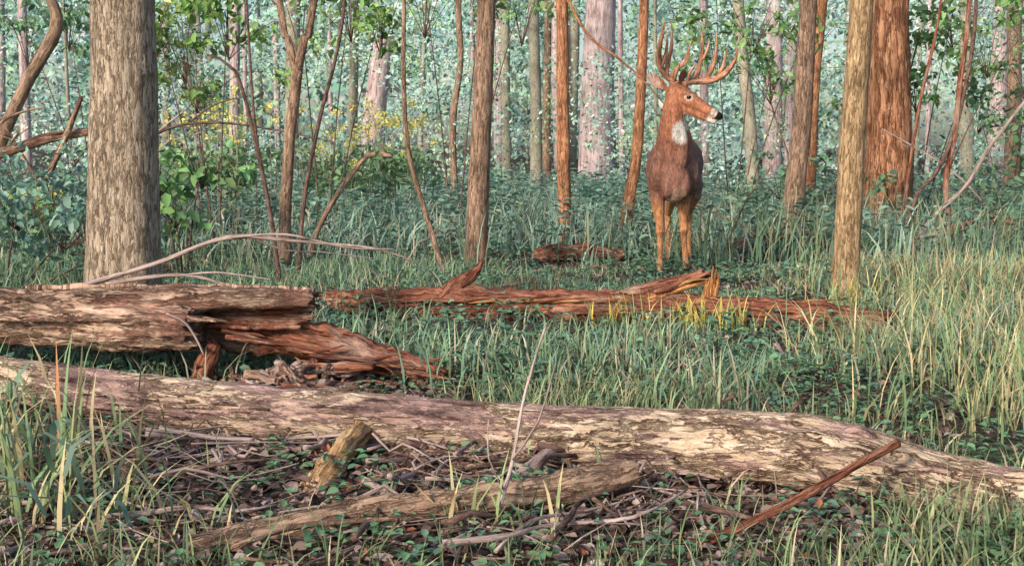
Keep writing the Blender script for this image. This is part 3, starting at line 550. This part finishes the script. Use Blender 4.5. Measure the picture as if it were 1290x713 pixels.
# ---------------------------------------------------------------- deer
import bmesh
def deer():
    root=bpy.data.objects.new('white_tailed_deer',None); COL.objects.link(root); root.location=(1.22,9.3,0.0)
    bm=bmesh.new()
    def ell(c,r,rot=None):
        M=Matrix.Translation(Vector(c)) @ (rot.to_4x4() if rot else Matrix.Identity(4)) @ Matrix.Diagonal((*r,1))
        bmesh.ops.create_icosphere(bm,subdivisions=3,radius=1,matrix=M)
    def chain(pts,rad):
        P=[Vector(p) for p in pts]; R=[Vector(r) if isinstance(r,(tuple,list)) else Vector((r,r,r)) for r in rad]
        for i in range(len(P)-1):
            d=(P[i+1]-P[i]).length; k=max(2,int(d/(min(min(R[i]),min(R[i+1]))*.3)))
            for j in range(k+1):
                t=j/k; rr=R[i].lerp(R[i+1],t); M=Matrix.Translation(P[i].lerp(P[i+1],t))@Matrix.Diagonal((*rr,1))
                bmesh.ops.create_icosphere(bm,subdivisions=2,radius=1,matrix=M)
    chain([(.0,.10,.80),(.05,.35,.79),(.11,.65,.80),(.18,.95,.84),(.21,1.12,.84)],[(.180,.2,.250),(.20,.2,.255),(.205,.2,.235),(.185,.2,.225),(.14,.12,.17)])
    ell((-.005,-.04,.74),(.115,.14,.18)); ell((-.125,.05,.80),(.085,.14,.19)); ell((.125,.10,.80),(.09,.14,.19))
    ell((-.065,-.11,.70),(.048,.07,.10)); ell((.06,-.10,.70),(.048,.07,.10))
    ell((.02,.2,1.0),(.12,.22,.1))
    chain([(.01,.08,.90),(-.01,-.03,1.02),(-.03,-.10,1.14),(-.035,-.12,1.24),(-.02,-.12,1.32)],[(.17,.19,.16),(.138,.15,.13),(.104,.12,.1),(.086,.105,.09),(.078,.09,.08)])
    chain([(-.06,-.10,1.20),(-.07,-.10,1.02),(-.04,-.11,.86)],[(.035,.035,.05),(.045,.05,.06),(.04,.04,.05)])
    chain([(.0,-.17,1.18),(.04,-.13,1.0),(.03,-.13,.86)],[(.03,.03,.05),(.05,.05,.06),(.045,.04,.05)])
    chain([(-.015,-.13,1.365),(.07,-.17,1.32),(.15,-.215,1.275),(.225,-.255,1.228),(.275,-.28,1.196)],[(.080,.078,.080),(.066,.064,.068),(.045,.048,.046),(.036,.039,.035),(.033,.037,.032)])
    chain([(.0,-.13,1.29),(.10,-.18,1.235),(.18,-.225,1.192),(.245,-.262,1.160)],[.060,.041,.028,.022])
    ell((.045,-.215,1.365),(.038,.022,.016)); ell((.045,-.09,1.375),(.035,.025,.02))
    for s,x0,dy in ((-1,-.115,-.0),(1,.095,.16)):
        kx=-.105 if s<0 else .095; fx=-.10 if s<0 else .115
        chain([(x0,.08+dy*.4,.72),(x0-.004,.05+dy*.7,.58),(kx,.01+dy,.40),(kx+.003,.0+dy,.345)],[(.085,.12,.12),(.057,.07,.08),(.033,.037,.04),(.037,.041,.032)])
        chain([(kx+.003,.0+dy,.345),(kx+.002,.01+dy,.30),(fx,.01+dy,.12),(fx,.0+dy,.085),(fx,-.02+dy,.05)],[(.035,.038,.03),.025,.022,.030,.026])
    for hx,dy in ((.085,0),(.275,.1)):
        chain([(hx*.7+.055,1.0+dy,.82),(hx,.86+dy,.66),(hx,.83+dy,.60),(hx,1.0+dy,.47),(hx,1.06+dy,.42)],[(.11,.16,.15),(.085,.13,.12),(.075,.10,.09),(.04,.05,.05),(.03,.042,.042)])
        chain([(hx,1.06+dy,.42),(hx,1.045+dy,.34),(hx,1.02+dy,.13),(hx,1.01+dy,.085),(hx,.985+dy,.05)],[(.03,.038,.04),.026,.023,.028,.025])
    chain([(.22,1.2,.93),(.23,1.27,.86),(.235,1.27,.74)],[.04,.045,.02])
    def ear(base,tip,w,nrml):
        Bv=Vector(base);T=Vector(tip);d=(T-Bv);z=d.normalized();n=Vector(nrml);n=(n-z*n.dot(z)).normalized();x=n.cross(z)
        rot=Matrix((x,n,z)).transposed()
        for t,ws in ((.15,.45),(.3,.7),(.45,.95),(.6,1.),(.75,.8),(.88,.5)):
            ell(Bv+d*t,(w*ws,.010,d.length*.16),rot)
    ear((-.065,-.11,1.385),(-.225,-.13,1.50),.050,(-.1,-1,.3))
    ear((.01,-.05,1.42),(.075,.09,1.54),.045,(.8,-.4,.2))
    me=bpy.data.meshes.new('tmp'); bm.to_mesh(me); bm.free()
    tmp=bpy.data.objects.new('tmp',me); COL.objects.link(tmp)
    r=tmp.modifiers.new('r','REMESH'); r.mode='VOXEL'; r.voxel_size=.0065
    s=tmp.modifiers.new('s','SMOOTH'); s.factor=.5; s.iterations=4
    dg=bpy.context.evaluated_depsgraph_get(); dg.update()
    body=bpy.data.meshes.new_from_object(tmp.evaluated_get(dg)); bpy.data.objects.remove(tmp)
    body.name='body'
    n=len(body.vertices); co=np.zeros(n*3,dtype=np.float32); body.vertices.foreach_get('co',co); co=co.reshape(-1,3)
    x,y,z=co.T
    nz=np.array([noise.noise(Vector(c)*9) for c in co.tolist()]); nf=np.array([noise.noise(Vector((c[0]*75,c[1]*75,c[2]*20))) for c in co.tolist()])
    C=np.tile(np.array([.42,.18,.11]),(n,1))
    def mixc(mask,col):
        m=np.clip(mask,0,1)[:,None]; C[:]=C*(1-m)+np.array(col)*m
    sm=lambda v,a,b_: np.clip((v-a)/(b_-a),0,1)
    mixc(sm(z+nz*.1,1.08,.9)*.7,(.26,.15,.125))
    mixc(sm(x+nz*.06,.06,.18)*sm(z,1.08,.98)*.75,(.18,.14,.14))  # shade on the flank away from the sun, painted into the coat
    mixc(sm(z+nz*.06,.62,.50),(.62,.30,.15))
    mixc(sm(z,.70,.60)*sm(np.abs(x+.0),.075,.04)*.5,(.70,.55,.45))
    mixc(sm(z,.14,.07)*.5,(.3,.13,.07))
    head=z>1.12
    mixc(sm(z+nz*.05,1.2,1.3)*.6,(.52,.23,.13))
    mixc(sm(z,1.40,1.45)*(x<.1)*(x>-.08)*.6,(.26,.09,.05))
    d=np.sqrt(((x+.003)/.066)**2+((z-1.085)/.074)**2)+nz*.5+nf*.3; mixc(sm(d,1.1,.75)*(y<-.06),(.92,.89,.87))
    ax=x*.83+(-(z-1.3))*.45
    mixc(sm(ax,.205,.222)*head*(x>.14)*.8,(.80,.72,.66))
    jaw=sm((z-(1.30-.47*x))+nz*.01,-.050,-.066)*(x>.03)*(z>1.1)*(y<-.1); mixc(jaw*.85,(.80,.74,.68))
    br=sm(ax,.06,.1)*sm(ax,.235,.2)*sm(z-(1.36-.47*x),-.01,.02)*head*(x>.06); mixc(br*.6,(.30,.14,.09))
    nose=sm(ax,.250,.256)*(z>1.176)*(x>.2); mixc(nose,(.02,.015,.015))
    mouth=(np.abs(z-(1.252-.30*x))<.0035)*(x>.17)*(y<-.2)*head; mixc(mouth*.8,(.05,.03,.03))
    ex=np.sqrt((x-.062)**2+(z-1.335)**2); mixc(sm(ex,.038,.024)*head*.75,(.78,.62,.5))
    earm=(x<-.105)&(z>1.36)&(y<-.125); mixc(earm*.75,(.70,.50,.44))
    C*= (1+.32*nz+.55*nf)[:,None]
    at=body.color_attributes.new('Col','FLOAT_COLOR','POINT'); cc=np.ones((n,4),dtype=np.float32); cc[:,:3]=np.clip(C,0.005,.95); at.data.foreach_set('color',cc.ravel())
    m,nt,out=newmat('deer_fur'); L=nt.links.new
    b=N(nt,'ShaderNodeBsdfPrincipled'); b.inputs['Roughness'].default_value=.85; b.inputs['Specular IOR Level'].default_value=.1
    a=N(nt,'ShaderNodeAttribute',attribute_name='Col')
    tc=N(nt,'ShaderNodeTexCoord'); mp=N(nt,'ShaderNodeMapping'); mp.inputs['Scale'].default_value=(170,170,40); nn=N(nt,'ShaderNodeTexNoise'); nn.inputs['Scale'].default_value=1; nn.inputs['Detail'].default_value=5
    L(tc.outputs['Object'],mp.inputs[0]);L(mp.outputs[0],nn.inputs['Vector'])
    mr=N(nt,'ShaderNodeMapRange'); mr.inputs['From Min'].default_value=.3; mr.inputs['From Max'].default_value=.7; mr.inputs['To Min'].default_value=.6; mr.inputs['To Max'].default_value=1.35; L(nn.outputs['Fac'],mr.inputs['Value'])
    hv=N(nt,'ShaderNodeHueSaturation'); L(mr.outputs[0],hv.inputs['Value']); L(a.outputs['Color'],hv.inputs['Color']); L(hv.outputs[0],b.inputs['Base Color'])
    bp=N(nt,'ShaderNodeBump'); bp.inputs['Strength'].default_value=1; bp.inputs['Distance'].default_value=.010; L(nn.outputs['Fac'],bp.inputs['Height']); L(bp.outputs[0],b.inputs['Normal']); L(b.outputs[0],out.inputs['Surface'])
    body.materials.clear(); body.materials.append(m); body.polygons.foreach_set('use_smooth',np.full(len(body.polygons),True))
    bo=bpy.data.objects.new('body',body); COL.objects.link(bo); bo.parent=root
    def simple(name,col,rough):
        m,nt,out=newmat(name); b=N(nt,'ShaderNodeBsdfPrincipled'); b.inputs['Roughness'].default_value=rough
        n_=N(nt,'ShaderNodeTexNoise'); n_.inputs['Scale'].default_value=40
        rr=ramp(nt,[(.3,tuple(c*.7 for c in col)),(.7,tuple(c*1.2 for c in col))]); nt.links.new(n_.outputs['Fac'],rr.inputs['Fac']); nt.links.new(rr.outputs['Color'],b.inputs['Base Color'])
        nt.links.new(b.outputs[0],out.inputs['Surface']); return m
    meye=simple('deer_eye',(.012,.008,.006),.08); mhoof=simple('hoof',(.03,.022,.02),.4)
    from mathutils.bvhtree import BVHTree
    bv=BVHTree.FromPolygons([tuple(c) for c in co.tolist()],[tuple(p.vertices) for p in body.polygons])
    for k,(o,d) in enumerate((((.065,-1,1.335),(0,1,0)),((.2,.6,1.335),(-.2,-1,0)))):
        h=bv.ray_cast(Vector(o),Vector(d).normalized())
        if h[0] is None: continue
        bm=bmesh.new(); bmesh.ops.create_uvsphere(bm,u_segments=20,v_segments=12,radius=.017,matrix=Matrix.Diagonal((1.15,1,.9,1))); me=bpy.data.meshes.new('eye'); bm.to_mesh(me); bm.free(); me.materials.append(meye)
        me.polygons.foreach_set('use_smooth',np.full(len(me.polygons),True))
        e=bpy.data.objects.new('eye_%d'%(k+1),me); COL.objects.link(e); e.location=h[0]-h[1]*.006; e.parent=root
    bm=bmesh.new()
    for (fx,fy) in ((-.10,-.03),(.115,.13),(.085,.97),(.275,1.07)):
        for s in (-1,1):
            M=Matrix.Translation((fx+s*.0125,fy-.012,.022))@Matrix.Rotation(math.radians(20),4,'X')
            r_=bmesh.ops.create_cone(bm,cap_ends=True,segments=12,radius1=.021,radius2=.012,depth=.055,matrix=M)
            for v in r_['verts']:
                v.co.y=fy-.012+(v.co.y-fy+.012)*1.5
                v.co.x=fx+s*.0125+(v.co.x-fx-s*.0125)*.7
    me=bpy.data.meshes.new('hooves'); bm.to_mesh(me); bm.free(); me.materials.append(mhoof); h=bpy.data.objects.new('hooves',me); COL.objects.link(h); h.parent=root
    M_ANT=bark('antler_bone',(.20,.08,.05),(.50,.25,.16),(.76,.52,.38),scale=60,stretch=.2,bump=.5)
    b=B()
    def t(p,r): b.tube(p,[q*1.2 for q in r],12,.012,.16,34)
    Y=-.10
    t([(-.005,Y,1.43),(-.055,Y+.02,1.475),(-.115,Y-.02,1.525),(-.15,Y-.08,1.60),(-.155,Y-.15,1.70),(-.14,Y-.2,1.79),(-.125,Y-.22,1.88)],[.022,.021,.020,.019,.016,.011,.003])
    t([(-.09,Y-.0,1.50),(-.075,Y-.03,1.60),(-.055,Y-.04,1.71),(-.06,Y-.05,1.87)],[.017,.015,.011,.003])
    t([(-.06,Y+.02,1.48),(.0,Y+.02,1.55),(.06,Y+.03,1.62),(.105,Y+.03,1.77)],[.016,.014,.011,.003])
    t([(-.13,Y-.06,1.56),(-.10,Y-.09,1.66),(-.095,Y-.1,1.80)],[.015,.011,.003])
    t([(-.03,Y-.0,1.455),(-.02,Y-.07,1.52),(.0,Y-.09,1.58)],[.013,.010,.003])
    t([(.01,Y+.02,1.56),(.05,Y+.0,1.58),(.09,Y-.0,1.66)],[.012,.009,.003])
    t([(.045,Y+.02,1.43),(.10,Y+.06,1.455),(.19,Y+.09,1.46),(.29,Y+.06,1.475),(.37,Y-.0,1.54),(.41,Y-.05,1.61),(.42,Y-.07,1.70)],[.022,.021,.021,.020,.016,.010,.003])
    t([(.14,Y+.08,1.46),(.165,Y+.08,1.56),(.19,Y+.08,1.68),(.175,Y+.07,1.85)],[.018,.016,.012,.003])
    t([(.22,Y+.09,1.465),(.26,Y+.08,1.55),(.285,Y+.07,1.65),(.29,Y+.05,1.81)],[.018,.015,.011,.003])
    t([(.30,Y+.05,1.485),(.34,Y+.05,1.57),(.36,Y+.04,1.69)],[.015,.012,.003])
    t([(.08,Y+.05,1.45),(.09,Y-.0,1.52),(.13,Y-.02,1.58)],[.013,.010,.003])
    t([(.19,Y+.08,1.62),(.22,Y+.06,1.68),(.235,Y+.05,1.76)],[.012,.009,.003])
    ao=b.build('antlers',[M_ANT]); ao.parent=root
deer()

# ---------------------------------------------------------------- light, sky, camera
sd=Vector((-.56,-.76,.46)).normalized()
sun=bpy.data.lights.new('sun','SUN'); sun.energy=3.7; sun.angle=math.radians(8); sun.color=(1,.83,.66)
so=bpy.data.objects.new('sun',sun); COL.objects.link(so); so.rotation_euler=sd.to_track_quat('Z','Y').to_euler(); so.location=(-10,-12,9)
w=bpy.data.worlds.new('World'); scene.world=w; w.use_nodes=True; nt=w.node_tree
bg=nt.nodes['Background']; sk=nt.nodes.new('ShaderNodeTexSky'); sk.sky_type='NISHITA'; sk.sun_disc=False
sk.sun_elevation=math.asin(sd.z); sk.sun_rotation=math.atan2(sd.x,sd.y); sk.air_density=1.0; sk.dust_density=2.0
nt.links.new(sk.outputs[0],bg.inputs['Color']); bg.inputs['Strength'].default_value=.15
cam=bpy.data.cameras.new('camera'); co=bpy.data.objects.new('camera',cam); COL.objects.link(co); scene.camera=co
co.location=(0,0,1.0); co.rotation_euler=(math.radians(90-6.42),0,0); cam.sensor_width=36; cam.lens=36*1557/1290; cam.clip_end=2000; cam.clip_start=.05
scene.view_settings.view_transform='Standard'; scene.view_settings.look='None'; scene.view_settings.exposure=0
